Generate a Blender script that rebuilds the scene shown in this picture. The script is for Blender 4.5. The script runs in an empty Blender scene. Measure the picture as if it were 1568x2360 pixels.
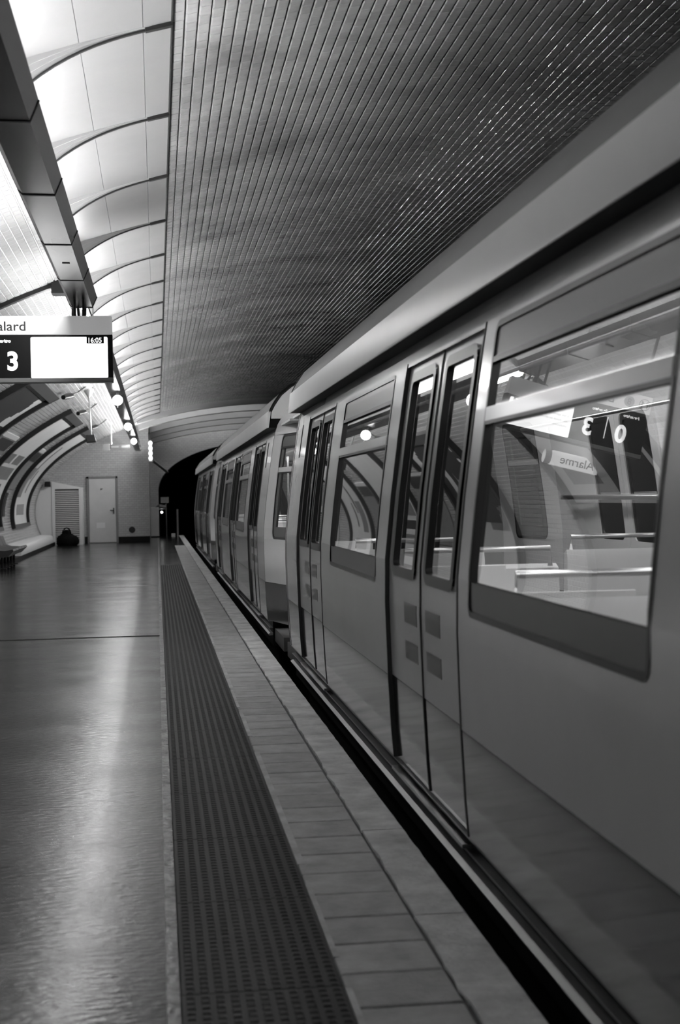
import bpy, math, random
from math import sin, cos, pi, sqrt, atan2
from mathutils import Matrix, Vector
random.seed(4)
S = bpy.context.scene
COL = S.collection

# ------------------------------------------------------------------ camera, world, exposure
CAM_H = 1.40
cam_d = bpy.data.cameras.new('camera')
cam_d.sensor_fit = 'VERTICAL'
cam_d.sensor_height = 36.0
cam_d.lens = 3278.0 / 2360.0 * 36.0
cam_d.clip_start = 0.05
cam_d.clip_end = 300
cam_d.dof.use_dof = True
cam_d.dof.focus_distance = 11.5
cam_d.dof.aperture_fstop = 4.0
cam = bpy.data.objects.new('camera', cam_d)
COL.objects.link(cam)
YAW, PITCH, ROLL = math.radians(7.3255), math.radians(-0.622), math.radians(-1.0313)
CAM_R = Matrix.Rotation(-YAW, 3, 'Z') @ Matrix.Rotation(pi / 2 + PITCH, 3, 'X') @ Matrix.Rotation(ROLL, 3, 'Z')
cam.matrix_world = Matrix.Translation((0, 0, CAM_H)) @ CAM_R.to_4x4()
S.camera = cam
world = bpy.data.worlds.new('world')
S.world = world
world.use_nodes = True
world.node_tree.nodes['Background'].inputs[0].default_value = (0.0, 0.0, 0.0, 1)
S.view_settings.view_transform = 'Standard'
S.view_settings.look = 'None'
S.view_settings.gamma = 1
S.view_settings.exposure = 0.42
S.view_settings.use_curve_mapping = False
S.cycles.use_denoising = True
S.cycles.max_bounces = 10
S.cycles.transparent_max_bounces = 16
S.cycles.sample_clamp_indirect = 6
S.cycles.caustics_reflective = False
S.cycles.caustics_refractive = False
ADDED_WASH = 92.0         # unseen glowing strips added behind the boom lip to brighten the side wall
LAMP = 135.0        # strength of the fluorescent tubes lying in the light boom
CAR_LAMP = 12.0


# ------------------------------------------------------------------ helpers
def project(p):
    d = CAM_R.transposed() @ (Vector(p) - Vector((0, 0, CAM_H)))
    if d.z > -0.1:
        return None
    return 784 + 3278 * d.x / -d.z, 1180 - 3278 * d.y / -d.z


def lin(v):
    v /= 255.0
    return v / 12.92 if v <= 0.04045 else ((v + 0.055) / 1.055) ** 2.4


def material(name, grey, rough=0.5, metal=0.0, mottle=0.0, scale=8.0, bump=0.0, bump_scale=60.0, emit=0.0, coat=0.0,
             stretch=(1, 1, 1), rough_mottle=0.0, per_object=0.0, spec=0.5):
    m = bpy.data.materials.new(name)
    m.use_nodes = True
    nt = m.node_tree
    N, L = nt.nodes, nt.links
    b = N['Principled BSDF']
    g = lin(grey)
    b.inputs['Base Color'].default_value = (g, g, g, 1)
    b.inputs['Roughness'].default_value = rough
    b.inputs['Metallic'].default_value = metal
    b.inputs['Specular IOR Level'].default_value = spec
    b.inputs['Coat Weight'].default_value = coat
    b.inputs['Coat Roughness'].default_value = 0.08
    if emit:
        b.inputs['Emission Color'].default_value = (1, 1, 1, 1)
        b.inputs['Emission Strength'].default_value = emit
    if mottle or bump or rough_mottle or per_object:
        tc = N.new('ShaderNodeTexCoord')
        geo = N.new('ShaderNodeNewGeometry')
        mp = N.new('ShaderNodeMapping')
        mp.inputs['Scale'].default_value = stretch
        L.new(geo.outputs['Position'], mp.inputs['Vector'])
    if mottle or per_object:
        ns = N.new('ShaderNodeTexNoise')
        ns.inputs['Scale'].default_value = scale
        ns.inputs['Detail'].default_value = 8
        ns.inputs['Roughness'].default_value = 0.65
        L.new(mp.outputs[0], ns.inputs['Vector'])
        mr = N.new('ShaderNodeMapRange')
        mr.inputs['From Min'].default_value = 0.3
        mr.inputs['From Max'].default_value = 0.7
        mr.inputs['To Min'].default_value = g * (1 - mottle)
        mr.inputs['To Max'].default_value = g * (1 + mottle)
        L.new(ns.outputs['Fac'], mr.inputs['Value'])
        out = mr.outputs[0]
        if per_object:
            oi = N.new('ShaderNodeObjectInfo')
            r2 = N.new('ShaderNodeMapRange')
            r2.inputs['To Min'].default_value = 1 - per_object
            r2.inputs['To Max'].default_value = 1 + per_object
            L.new(oi.outputs['Random'], r2.inputs['Value'])
            mu = N.new('ShaderNodeMath')
            mu.operation = 'MULTIPLY'
            L.new(out, mu.inputs[0])
            L.new(r2.outputs[0], mu.inputs[1])
            out = mu.outputs[0]
        L.new(out, b.inputs['Base Color'])
    if rough_mottle:
        n2 = N.new('ShaderNodeTexNoise')
        n2.inputs['Scale'].default_value = scale * 0.6
        n2.inputs['Detail'].default_value = 5
        L.new(mp.outputs[0], n2.inputs['Vector'])
        m2 = N.new('ShaderNodeMapRange')
        m2.inputs['From Min'].default_value = 0.3
        m2.inputs['From Max'].default_value = 0.7
        m2.inputs['To Min'].default_value = max(0.02, rough - rough_mottle)
        m2.inputs['To Max'].default_value = rough + rough_mottle
        L.new(n2.outputs['Fac'], m2.inputs['Value'])
        L.new(m2.outputs[0], b.inputs['Roughness'])
    if bump:
        n3 = N.new('ShaderNodeTexNoise')
        n3.inputs['Scale'].default_value = bump_scale
        n3.inputs['Detail'].default_value = 4
        L.new(mp.outputs[0], n3.inputs['Vector'])
        bp = N.new('ShaderNodeBump')
        bp.inputs['Strength'].default_value = bump
        bp.inputs['Distance'].default_value = 0.01
        L.new(n3.outputs['Fac'], bp.inputs['Height'])
        L.new(bp.outputs[0], b.inputs['Normal'])
    return m


def brick_material(name, grey, grout, rough, bw=0.15, bh=0.075, axes='YS', coat=0.0):
    """glazed brick tiles for surfaces too far off to show each tile; axes picks which world axes carry the courses"""
    m = material(name, grey, rough, coat=coat)
    nt = m.node_tree
    N, L = nt.nodes, nt.links
    b = N['Principled BSDF']
    geo = N.new('ShaderNodeNewGeometry')
    sp = N.new('ShaderNodeSeparateXYZ')
    cb = N.new('ShaderNodeCombineXYZ')
    L.new(geo.outputs['Position'], sp.inputs[0])
    if axes == 'XZ':
        L.new(sp.outputs['X'], cb.inputs['X'])
        L.new(sp.outputs['Z'], cb.inputs['Y'])
    elif axes == 'YZ':
        L.new(sp.outputs['Y'], cb.inputs['X'])
        L.new(sp.outputs['Z'], cb.inputs['Y'])
    else:  # Y along, X across (vault near the crown)
        L.new(sp.outputs['Y'], cb.inputs['X'])
        L.new(sp.outputs['X'], cb.inputs['Y'])
    bk = N.new('ShaderNodeTexBrick')
    bk.inputs['Scale'].default_value = 1.0
    bk.inputs['Brick Width'].default_value = bw
    bk.inputs['Row Height'].default_value = bh
    bk.inputs['Mortar Size'].default_value = 0.004
    bk.inputs['Mortar Smooth'].default_value = 0.4
    g, q = lin(grey), lin(grout)
    bk.inputs['Color1'].default_value = (g, g, g, 1)
    bk.inputs['Color2'].default_value = (g * 0.88, g * 0.88, g * 0.88, 1)
    bk.inputs['Mortar'].default_value = (q, q, q, 1)
    L.new(cb.outputs[0], bk.inputs['Vector'])
    L.new(bk.outputs['Color'], b.inputs['Base Color'])
    bp = N.new('ShaderNodeBump')
    bp.invert = True
    bp.inputs['Strength'].default_value = 0.6
    bp.inputs['Distance'].default_value = 0.004
    L.new(bk.outputs['Fac'], bp.inputs['Height'])
    L.new(bp.outputs[0], b.inputs['Normal'])
    return m


def glass_material(name, ior=1.9, tint=0.75):
    m = bpy.data.materials.new(name)
    m.use_nodes = True
    nt = m.node_tree
    N, L = nt.nodes, nt.links
    N.remove(N['Principled BSDF'])
    fr = N.new('ShaderNodeFresnel')
    fr.inputs['IOR'].default_value = ior
    tr = N.new('ShaderNodeBsdfTransparent')
    tr.inputs[0].default_value = (tint, tint, tint, 1)
    gl = N.new('ShaderNodeBsdfGlossy')
    gl.inputs['Color'].default_value = (1, 1, 1, 1)
    gl.inputs['Roughness'].default_value = 0.01
    mx = N.new('ShaderNodeMixShader')
    L.new(fr.outputs[0], mx.inputs[0])
    L.new(tr.outputs[0], mx.inputs[1])
    L.new(gl.outputs[0], mx.inputs[2])
    L.new(mx.outputs[0], N['Material Output'].inputs[0])
    return m


def wloc(o):
    v = Vector((0, 0, 0))
    while o is not None:
        v += o.location
        o = o.parent
    return v


class MB:
    def __init__(self):
        self.v, self.f = [], []

    def add(self, vs, fs):
        n = len(self.v)
        self.v += [tuple(a) for a in vs]
        self.f += [tuple(n + i for i in q) for q in fs]
        return self

    def box(self, x0, x1, y0, y1, z0, z1):
        return self.add([(x0, y0, z0), (x1, y0, z0), (x1, y1, z0), (x0, y1, z0), (x0, y0, z1), (x1, y0, z1), (x1, y1, z1), (x0, y1, z1)],
                        [(0, 3, 2, 1), (4, 5, 6, 7), (0, 1, 5, 4), (1, 2, 6, 5), (2, 3, 7, 6), (3, 0, 4, 7)])

    def rbox(self, x0, x1, y0, y1, z0, z1, b=0.01):
        """box with chamfered edges in plan and on top"""
        def ring(z, e):
            return [(x0 + e + b, y0 + e, z), (x1 - e - b, y0 + e, z), (x1 - e, y0 + e + b, z), (x1 - e, y1 - e - b, z),
                    (x1 - e - b, y1 - e, z), (x0 + e + b, y1 - e, z), (x0 + e, y1 - e - b, z), (x0 + e, y0 + e + b, z)]
        rs = [ring(z0, 0), ring(z1 - b, 0), ring(z1, b)]
        vs = sum(rs, [])
        fs = [tuple(range(7, -1, -1)), tuple(range(16, 24))]
        for k in range(2):
            for i in range(8):
                j = (i + 1) % 8
                fs.append((k * 8 + i, k * 8 + j, k * 8 + 8 + j, k * 8 + 8 + i))
        return self.add(vs, fs)

    def prism(self, pts, y0, y1, closed=True, caps=True):
        """polygon in XZ swept along Y"""
        n = len(pts)
        vs = [(p[0], y0, p[1]) for p in pts] + [(p[0], y1, p[1]) for p in pts]
        fs = [(i, (i + 1) % n, n + (i + 1) % n, n + i) for i in range(n if closed else n - 1)]
        if closed and caps:
            fs += [tuple(range(n - 1, -1, -1)), tuple(range(n, 2 * n))]
        return self.add(vs, fs)

    def tube(self, pts, r, n=8, caps=True):
        pts = [Vector(p) for p in pts]
        rs = r if isinstance(r, (list, tuple)) else [r] * len(pts)
        vs = []
        for i, p in enumerate(pts):
            t = (pts[min(i + 1, len(pts) - 1)] - pts[max(i - 1, 0)]).normalized()
            up = Vector((0, 0, 1)) if abs(t.z) < 0.9 else Vector((1, 0, 0))
            a = t.cross(up).normalized()
            b = t.cross(a)
            vs += [tuple(p + (a * cos(2 * pi * k / n) + b * sin(2 * pi * k / n)) * rs[i]) for k in range(n)]
        fs = []
        for i in range(len(pts) - 1):
            for k in range(n):
                j = (k + 1) % n
                fs.append((i * n + k, i * n + j, (i + 1) * n + j, (i + 1) * n + k))
        if caps:
            fs += [tuple(range(n - 1, -1, -1)), tuple((len(pts) - 1) * n + k for k in range(n))]
        return self.add(vs, fs)

    def lathe(self, prof, c, n=20):
        """(radius, height) profile turned about the vertical through c"""
        vs = [(c[0] + r * cos(2 * pi * k / n), c[1] + r * sin(2 * pi * k / n), c[2] + h) for r, h in prof for k in range(n)]
        fs = [(i * n + k, i * n + (k + 1) % n, (i + 1) * n + (k + 1) % n, (i + 1) * n + k) for i in range(len(prof) - 1) for k in range(n)]
        fs += [tuple(range(n - 1, -1, -1)), tuple((len(prof) - 1) * n + k for k in range(n))]
        return self.add(vs, fs)

    def build(self, name, mat, parent=None, smooth=None, origin=None, bevel=0, solid=0, mesh=None):
        if origin is None:
            xs, ys, zs = zip(*self.v)
            origin = ((min(xs) + max(xs)) / 2, (min(ys) + max(ys)) / 2, min(zs))
        o0 = origin
        me = bpy.data.meshes.new(name)
        me.from_pydata([(a - o0[0], b - o0[1], c - o0[2]) for a, b, c in self.v], [], self.f)
        me.materials.append(mat)
        if smooth is not None:
            me.polygons.foreach_set('use_smooth', [True] * len(me.polygons))
            me.set_sharp_from_angle(angle=math.radians(smooth))
        me.update()
        o = bpy.data.objects.new(name, me)
        COL.objects.link(o)
        if parent is not None:
            o.parent = parent
            o.location = Vector(o0) - wloc(parent)
        else:
            o.location = o0
        if bevel:
            md = o.modifiers.new('bevel', 'BEVEL')
            md.width = bevel
            md.segments = 2
            md.limit_method = 'ANGLE'
        if solid:
            md = o.modifiers.new('solid', 'SOLIDIFY')
            md.thickness = solid
            md.offset = 0
        return o


def thing(name, label, cat, loc, group=None):
    o = bpy.data.objects.new(name, None)
    o.empty_display_size = 0.1
    COL.objects.link(o)
    o.location = loc
    return tag(o, label, cat, group)


def tag(o, label, cat, group=None):
    o['label'], o['category'] = label, cat
    if group:
        o['group'] = group
    return o


def struct(o, label=None):
    o['kind'] = 'structure'
    if label:
        o['label'] = label
    return o


def text(body, name, size, loc, mat, parent, bold=0.0, align='LEFT', shear=0.0, rot=(pi / 2, 0, 0), sx=1.0, spacing=1.0):
    c = bpy.data.curves.new(name, 'FONT')
    c.body = body
    c.size = size
    c.extrude = 0.0008
    c.offset = bold
    c.align_x = align
    c.shear = shear
    c.space_character = spacing
    tmp = bpy.data.objects.new(name, c)
    COL.objects.link(tmp)
    me = bpy.data.meshes.new_from_object(tmp.evaluated_get(bpy.context.evaluated_depsgraph_get()))
    bpy.data.objects.remove(tmp)
    bpy.data.curves.remove(c)
    me.name = name
    me.materials.clear()
    me.materials.append(mat)
    o = bpy.data.objects.new(name, me)
    COL.objects.link(o)
    o.rotation_euler = rot
    o.scale = (sx, 1, 1)
    o.parent = parent
    o.location = Vector(loc) - wloc(parent)
    return o


# vault cross-section: an ellipse; X across the station, Z up, platform surface at Z = 0
EX, EZ, EA, EB = 3.8, 1.06, 7.7, 3.45


def vpt(th, off=0.0):
    x, z = EX + EA * cos(th), EZ + EB * sin(th)
    nx, nz = -cos(th) / EA, -sin(th) / EB
    l = sqrt(nx * nx + nz * nz)
    return x + nx / l * off, z + nz / l * off


def vnorm(th):
    nx, nz = -cos(th) / EA, -sin(th) / EB
    l = sqrt(nx * nx + nz * nz)
    return nx / l, nz / l


def th_x(x):   # upper half
    return math.acos(max(-1, min(1, (x - EX) / EA)))


def th_zl(z):  # left flank
    return pi - math.asin((z - EZ) / EB)


def arc_table(th0, th1, pitch):
    """angles spaced by arc length between th0 and th1 (th decreasing: left flank to crown)"""
    n = 4000
    out, acc, target = [], 0.0, pitch / 2
    px, pz = vpt(th0)
    for i in range(1, n + 1):
        t = th0 + (th1 - th0) * i / n
        x, z = vpt(t)
        acc += sqrt((x - px) ** 2 + (z - pz) ** 2)
        px, pz = x, z
        if acc >= target:
            out.append(t)
            target += pitch
    return out


# ------------------------------------------------------------------ materials
M = {}
M['tile_back'] = material('ceiling grout', 70, 0.7, mottle=0.2, scale=3)
M['tile'] = material('glazed ceiling tile', 158, 0.11, mottle=0.4, scale=0.8, per_object=0.08, bump=0.1, bump_scale=25)
M['white_tile'] = material('white glazed wall tile', 152, 0.16, mottle=0.05, scale=2, per_object=0.04)
M['white_back'] = material('pale wall grout', 165, 0.7)
M['vault_brick'] = brick_material('glazed bricks on the far vault', 170, 95, 0.2, axes='YX')
M['wall_brick_yz'] = brick_material('white glazed bricks on the side wall', 175, 80, 0.2, axes='YZ')
M['wall_brick_xz'] = brick_material('grey glazed bricks on the end wall', 160, 118, 0.3, axes='XZ')
M['panel'] = material('white enamelled ceiling panel', 146, 0.35, mottle=0.04, scale=2, rough_mottle=0.05)
M['rib'] = material('grey metal rib', 170, 0.45)
M['rib_dark'] = material('dark rib edge', 30, 0.5)
M['boom'] = material('dark brushed metal cover', 100, 0.24, metal=0.9, rough_mottle=0.05, scale=3, stretch=(1, 0.2, 1))
M['boom_band'] = material('black joint band', 12, 0.5)
M['tube'] = material('fluorescent tube', 255, 0.5, emit=LAMP)
M['tube_far'] = material('fluorescent tube over the far platform', 255, 0.5, emit=LAMP * 0.35)
M['added_batten'] = material('added hidden tube between the end arches', 255, 0.5, emit=18.0)  # added light for the recess, kept out of sight
M['lamp'] = material('lit lamp glass', 255, 0.5, emit=8.0)
M['added_wash'] = material('added unseen wall light strip', 255, 0.5, emit=ADDED_WASH)
M['added_wash_far'] = material('added unseen wall light strip over the far platform', 255, 0.5, emit=ADDED_WASH * 0.5)
M['signal'] = material('signal lamp glass', 255, 0.5, emit=3.5)
M['asphalt'] = material('dark worn polished asphalt', 20, 0.17, mottle=0.2, scale=2.2, rough_mottle=0.05, bump=0.24, bump_scale=24,
                        stretch=(0.7, 1.6, 1), spec=0.34)
M['platform_tile'] = material('pale platform tile', 172, 0.5, mottle=0.3, scale=6, per_object=0.1, bump=0.3, bump_scale=70)
M['kerb'] = material('worn concrete kerb', 218, 0.5, mottle=0.38, scale=4.5, per_object=0.06, bump=0.5, bump_scale=50)
M['paint'] = material('worn white edge paint', 190, 0.5, mottle=0.35, scale=5, bump=0.3)
M['edge_strip'] = material('worn pale sealant strip', 120, 0.22, mottle=0.7, scale=5, bump=0.6, bump_scale=30)
M['rubber'] = material('black tactile rubber', 28, 0.6, mottle=0.15, scale=4)
M['black'] = material('black', 3, 0.6, spec=0.2)
M['pit'] = material('dark track bed', 10, 0.9)
M['tunnel_black'] = material('near-black tunnel lining', 6, 0.9)  # plain near-black lining
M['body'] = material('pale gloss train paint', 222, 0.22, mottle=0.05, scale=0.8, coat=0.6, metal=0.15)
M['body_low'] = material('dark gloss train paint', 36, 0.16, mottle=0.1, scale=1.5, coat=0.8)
M['fairing'] = material('pale satin roof fairing', 238, 0.35, mottle=0.04, scale=1)
M['roof'] = material('grey train roof', 88, 0.4, mottle=0.1, scale=3)
M['gasket'] = material('black window rubber', 10, 0.35)
M['sill'] = material('dark grey window band', 84, 0.35)
M['frame_band'] = material('mid grey window band', 128, 0.35)
M['steel'] = material('brushed steel', 190, 0.28, metal=1.0)
M['sticker'] = material('grey door marking', 62, 0.3, coat=0.5)
M['groove'] = material('dark seam', 48, 0.5)
M['glass'] = glass_material('train window glass', 2.35, 0.9)
M['door_glass'] = glass_material('dark door glass', 1.95, 0.35)
M['inside'] = material('pale cabin lining', 210, 0.5)
M['cabin_floor'] = material('grey cabin floor', 70, 0.6)
M['seat'] = material('pale seat fabric', 195, 0.6)
M['car_lamp'] = material('cabin lamp strip', 255, 0.5, emit=CAR_LAMP)
M['dark_panel'] = material('dark cabin partition', 40, 0.4)
M['sign_white'] = material('pale grey sign enamel', 200, 0.3)
M['header'] = material('emissive pale header', 200, 0.3, emit=0.15)  # pale enamel with weak emission
M['lit_box'] = material('lit alarm box', 220, 0.3, emit=0.5)
M['sign_black'] = material('black sign face', 3, 0.25, spec=0.3)
M['sign_rim'] = material('grey sign rim', 120, 0.35, metal=0.4)
M['screen'] = material('lit white screen', 230, 0.4, emit=1.7)
M['glyph'] = material('lit white digits', 255, 0.4, emit=1.0)
M['ink'] = material('dark ink', 22, 0.5)
M['faint'] = material('faint screen lettering', 170, 0.5, emit=0.5)
M['poster'] = material('pale poster paper', 185, 0.5, mottle=0.06, scale=1.5)
M['print_dark'] = material('dark poster print', 18, 0.5)
M['print_grey'] = material('grey poster print', 105, 0.5, mottle=0.3, scale=14)
M['frame'] = material('black poster frame', 7, 0.4, spec=0.3)
M['door'] = material('pale painted door', 178, 0.3, mottle=0.05, scale=3)
M['door_frame'] = material('grey door frame', 105, 0.5)
M['cabinet'] = material('white louvred cabinet', 200, 0.4)
M['slat'] = material('pale louvre slat', 180, 0.4)
M['ledge'] = material('pale ledge enamel', 190, 0.35)
M['chair'] = material('dark seat shell', 22, 0.5)
M['bag'] = material('black bag cloth', 3, 0.8, spec=0.1, bump=0.4, bump_scale=20)
M['device'] = material('black device housing', 5, 0.45, spec=0.3)
M['grey_metal'] = material('grey metal', 130, 0.4, metal=0.5)

# ------------------------------------------------------------------ the setting
Y0, Y1, YT = -9.0, 47.8, 55.0     # station start, end wall, tunnel headwall
PX = 1.005                        # platform edge
# platform
m = MB()
m.box(-4.2, 0.0, Y0, 14.72, -0.25, 0.0)
m.box(-4.2, 0.0, 14.80, YT, -0.25, 0.0)
floor = struct(m.build('floor', M['asphalt'], origin=(0, 0, 0)))
MB().box(-4.2, PX - 0.03, Y0, YT, -1.1, -0.012).build('slab', M['pit'], floor)
MB().box(-4.2, 0.0, 14.72, 14.80, -0.2, 0.003).build('expansion_joint', M['pit'], floor)
MB().box(-0.0, 0.038, Y0, YT, -0.2, 0.001).build('edge_strip', M['edge_strip'], floor)
MB().box(0.0, 0.505, 30.8, YT, -0.2, 0.0).build('far_paving', M['asphalt'], floor)
m = MB()
y = 3.0
while y < 30.6:     # worn white line beside the mat, broken where it has rubbed off
    ln = random.uniform(0.5, 2.6)
    m.box(0.504, 0.504 + random.uniform(0.018, 0.03), y, min(y + ln, 30.7), -0.01, 0.0035)
    y += ln + random.uniform(0.0, 0.7)
MB.build(m, 'painted_line', M['paint'], floor)
# pale square platform tiles
tm = MB().rbox(-0.146, 0.146, -0.136, 0.136, -0.03, 0.0, 0.004)
proto = None
y = 3.0
k = 0
while y < 43.6:
    if proto is None:
        mm = MB()
        mm.rbox(0.507, 0.812, y + 0.004, y + 0.271, -0.03, 0.002, 0.004)
        proto = mm.build('platform_tile', M['platform_tile'], floor, origin=(0.66, y + 0.14, 0))
        o = proto
    else:
        o = proto.copy()
        COL.objects.link(o)
    o.parent = floor
    o.location = (0.66, y + 0.14, random.uniform(-0.0012, 0.0012))
    o.rotation_euler = (random.uniform(-.002, .002), random.uniform(-.002, .002), random.uniform(-.004, .004))
    y += 0.28
    k += 1
# kerb stones with a chipped inner edge
y = 2.2
while y < YT:
    ln = 1.22
    m = MB()
    n = 12
    top, bot = [], []
    for i in range(n + 1):
        yy = y + 0.004 + (ln - 0.008) * i / n
        xi = 0.826 + random.uniform(-0.008, 0.006)
        top.append((xi, yy, 0.006 + random.uniform(-.001, .001)))
        bot.append((xi, yy, -0.12))
    vs = top + bot + [(PX - 0.012, p[1], 0.006) for p in top] + [(PX + random.uniform(-.002, .002), p[1], -0.008) for p in top] + [(PX, p[1], -0.12) for p in top]
    w = n + 1
    fs = []
    for i in range(n):
        fs += [(w + i, w + i + 1, i + 1, i), (i, i + 1, 2 * w + i + 1, 2 * w + i), (2 * w + i, 2 * w + i + 1, 3 * w + i + 1, 3 * w + i), (3 * w + i, 3 * w + i + 1, 4 * w + i + 1, 4 * w + i)]
    fs += [(0, 2 * w, 3 * w, 4 * w, w), (n, w + n, 4 * w + n, 3 * w + n, 2 * w + n)]
    m.add(vs, fs)
    m.build('kerb_stone', M['kerb'], floor)
    y += ln
MB().box(0.0, PX, Y0, 2.2, -0.3, 0.0).build('near_paving', M['platform_tile'], floor)
MB().box(0.507, 0.812, 43.6, YT, -0.2, 0.0).build('far_kerb_paving', M['asphalt'], floor)
MB().box(0.812, 0.824, 2.2, YT, -0.2, -0.004).build('kerb_joint', M['boom_band'], floor)

# tactile mat: rubber panels with rows of studs
mat_root = thing('tactile_mat', 'long black rubber tactile mat with rows of studs along the platform edge', 'mat', (0.27, 16.8, 0))
y = 3.1
while y < 30.6:
    y2 = min(y + 0.92, 30.7)
    MB().box(0.042, 0.502, y + 0.003, y2 - 0.003, -0.012, 0.003).build('mat_panel', M['rubber'], mat_root)
    y = y2
m = MB()
y = 3.13
while y < 30.6:
    near = y < 9
    for i in range(11):
        x = 0.066 + i * 0.0412
        a, b = 0.013, 0.008
        m.add([(x - a, y - a, 0.003), (x + a, y - a, 0.003), (x + a, y + a, 0.003), (x - a, y + a, 0.003),
               (x - b, y - b, 0.0075), (x + b, y - b, 0.0075), (x + b, y + b, 0.0075), (x - b, y + b, 0.0075)],
              [(4, 5, 6, 7), (0, 1, 5, 4), (1, 2, 6, 5), (2, 3, 7, 6), (3, 0, 4, 7)])
    y += 0.041
o = m.build('studs', M['rubber'], mat_root)
o['kind'] = 'stuff'

# vault shells
TL, TR = th_x(-0.70), th_x(8.32)


def shell(name, th0, th1, y0, y1, mat, n=48, off=0.0, thick=0.12, parent=None):
    pts = [vpt(th0 + (th1 - th0) * i / n, off) for i in range(n + 1)]
    out = [vpt(th0 + (th1 - th0) * i / n, off - thick) for i in range(n + 1)]
    return MB().prism(pts + out[::-1], y0, y1).build(name, mat, parent, smooth=40)


wall_left = struct(shell('wall_left', pi + math.asin((EZ + 0.1) / EB), TL, 3.0, Y1 + 0.05, M['white_back'], off=-0.004))
shell('near_wall', pi + math.asin((EZ + 0.1) / EB), TL, Y0, 3.0, M['wall_brick_yz'], parent=wall_left)
ceiling = struct(shell('ceiling', TL, th_x(4.7), 4.6, 44.0, M['tile_back'], off=-0.004))
shell('far_side_vault', th_x(4.7), TR, 4.6, 44.0, M['vault_brick'], parent=ceiling)
shell('rear_vault', TL, TR, Y0, 4.6, M['vault_brick'], parent=ceiling)
shell('end_vault', TL, TR, 44.0, YT, M['fairing'], parent=ceiling)
wall_right = struct(shell('wall_right', TR, -math.asin((EZ + 1.1) / EB), Y0, YT, M['wall_brick_yz'], n=30))

# individual glazed tiles: the 300 that show largest are parts, the rest one mesh
TW, TLN = 0.0765, 0.1505


def tile_quad(th, yc, wd, ln, h=0.007, e=0.0075, jit=0.0):
    x, z = vpt(th)
    nx, nz = vnorm(th)
    tx, tz = nz, -nx
    a, b = wd / 2, ln / 2
    vs = []
    j = [random.uniform(-jit, jit) for _ in range(4)]
    for (u, v) in ((-a, -b), (a, -b), (a, b), (-a, b)):
        vs.append((x + tx * u - nx * .006, yc + v, z + tz * u - nz * .006))
    for q, (u, v) in enumerate(((-a + e, -b + e * .8), (a - e, -b + e * .8), (a - e, b - e * .8), (-a + e, b - e * .8))):
        hh = h + j[q]
        vs.append((x + tx * u + nx * hh, yc + v, z + tz * u + nz * hh))
    return vs


FQ = [(7, 6, 5, 4), (4, 5, 1, 0), (5, 6, 2, 1), (6, 7, 3, 2), (7, 4, 0, 3)]


def tile_field(parent, mat, ths, ya, yb, keep, jit, hidden=None):
    cand = []
    for r, th in enumerate(ths):
        x, z = vpt(th)
        y = ya + (TLN / 2 if r % 2 else 0)
        while y < yb:
            if keep(x, y, z):
                p = project((x, y, z))
                vis = p is not None and -8 < p[0] < 1576 and -8 < p[1] < 2368 and not (hidden and hidden(*p))
                cand.append((y if vis else 1e6 + y, r, th, y))
            y += TLN
    cand.sort()
    near, rest = cand[:300], cand[300:]
    # one shared mesh for the single tiles
    base = MB()
    wd, ln, h, e = TW - 0.004, TLN - 0.004, 0.007, 0.0075
    a, b = wd / 2, ln / 2
    base.add([(-a, -b, -.006), (a, -b, -.006), (a, b, -.006), (-a, b, -.006),
              (-a + e, -b + e * .8, h), (a - e, -b + e * .8, h), (a - e, b - e * .8, h), (-a + e, b - e * .8, h)],
             [(4, 5, 6, 7), (0, 1, 5, 4), (1, 2, 6, 5), (2, 3, 7, 6), (3, 0, 4, 7)])
    first = base.build('tile', mat, None, origin=(0, 0, 0))
    inv = Matrix.Translation(-wloc(parent))
    for i, (_, r, th, y) in enumerate(near):
        o = first if i == 0 else first.copy()
        if i:
            COL.objects.link(o)
        o.parent = parent
        x, z = vpt(th)
        nx, nz = vnorm(th)
        # local X along the arc, Y along the station, Z inward
        R = Matrix(((-nz, 0, nx, x), (0, 1, 0, y), (nx, 0, nz, z), (0, 0, 0, 1)))
        R = Matrix(((nz, 0, nx, x), (0, 1, 0, y), (-nx, 0, nz, z), (0, 0, 0, 1)))
        J = Matrix.Rotation(random.uniform(-jit, jit) * 12, 4, 'X') @ Matrix.Rotation(random.uniform(-jit, jit) * 20, 4, 'Y')
        o.matrix_local = inv @ R @ J
    m = MB()
    for _, r, th, y in rest:
        m.add(tile_quad(th, y, wd, ln, jit=jit), FQ)
    o = m.build('tiles', mat, parent)
    o['kind'] = 'stuff'
    return o


tile_field(ceiling, M['tile'], arc_table(th_x(0.135), th_x(4.7), TW), 4.7, 43.95, lambda x, y, z: True, 0.0009,
           hidden=lambda px, py: py > 1152 - 0.85 * (px - 362) or px < 372)
tile_field(wall_left, M['white_tile'], arc_table(pi + math.asin(EZ / EB) - 0.005, th_x(-0.72), TW), 3.1, Y1 - 0.1, lambda x, y, z: True, 0.0006,
           hidden=lambda px, py: 728 < py < 882 or px > 130)

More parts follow.
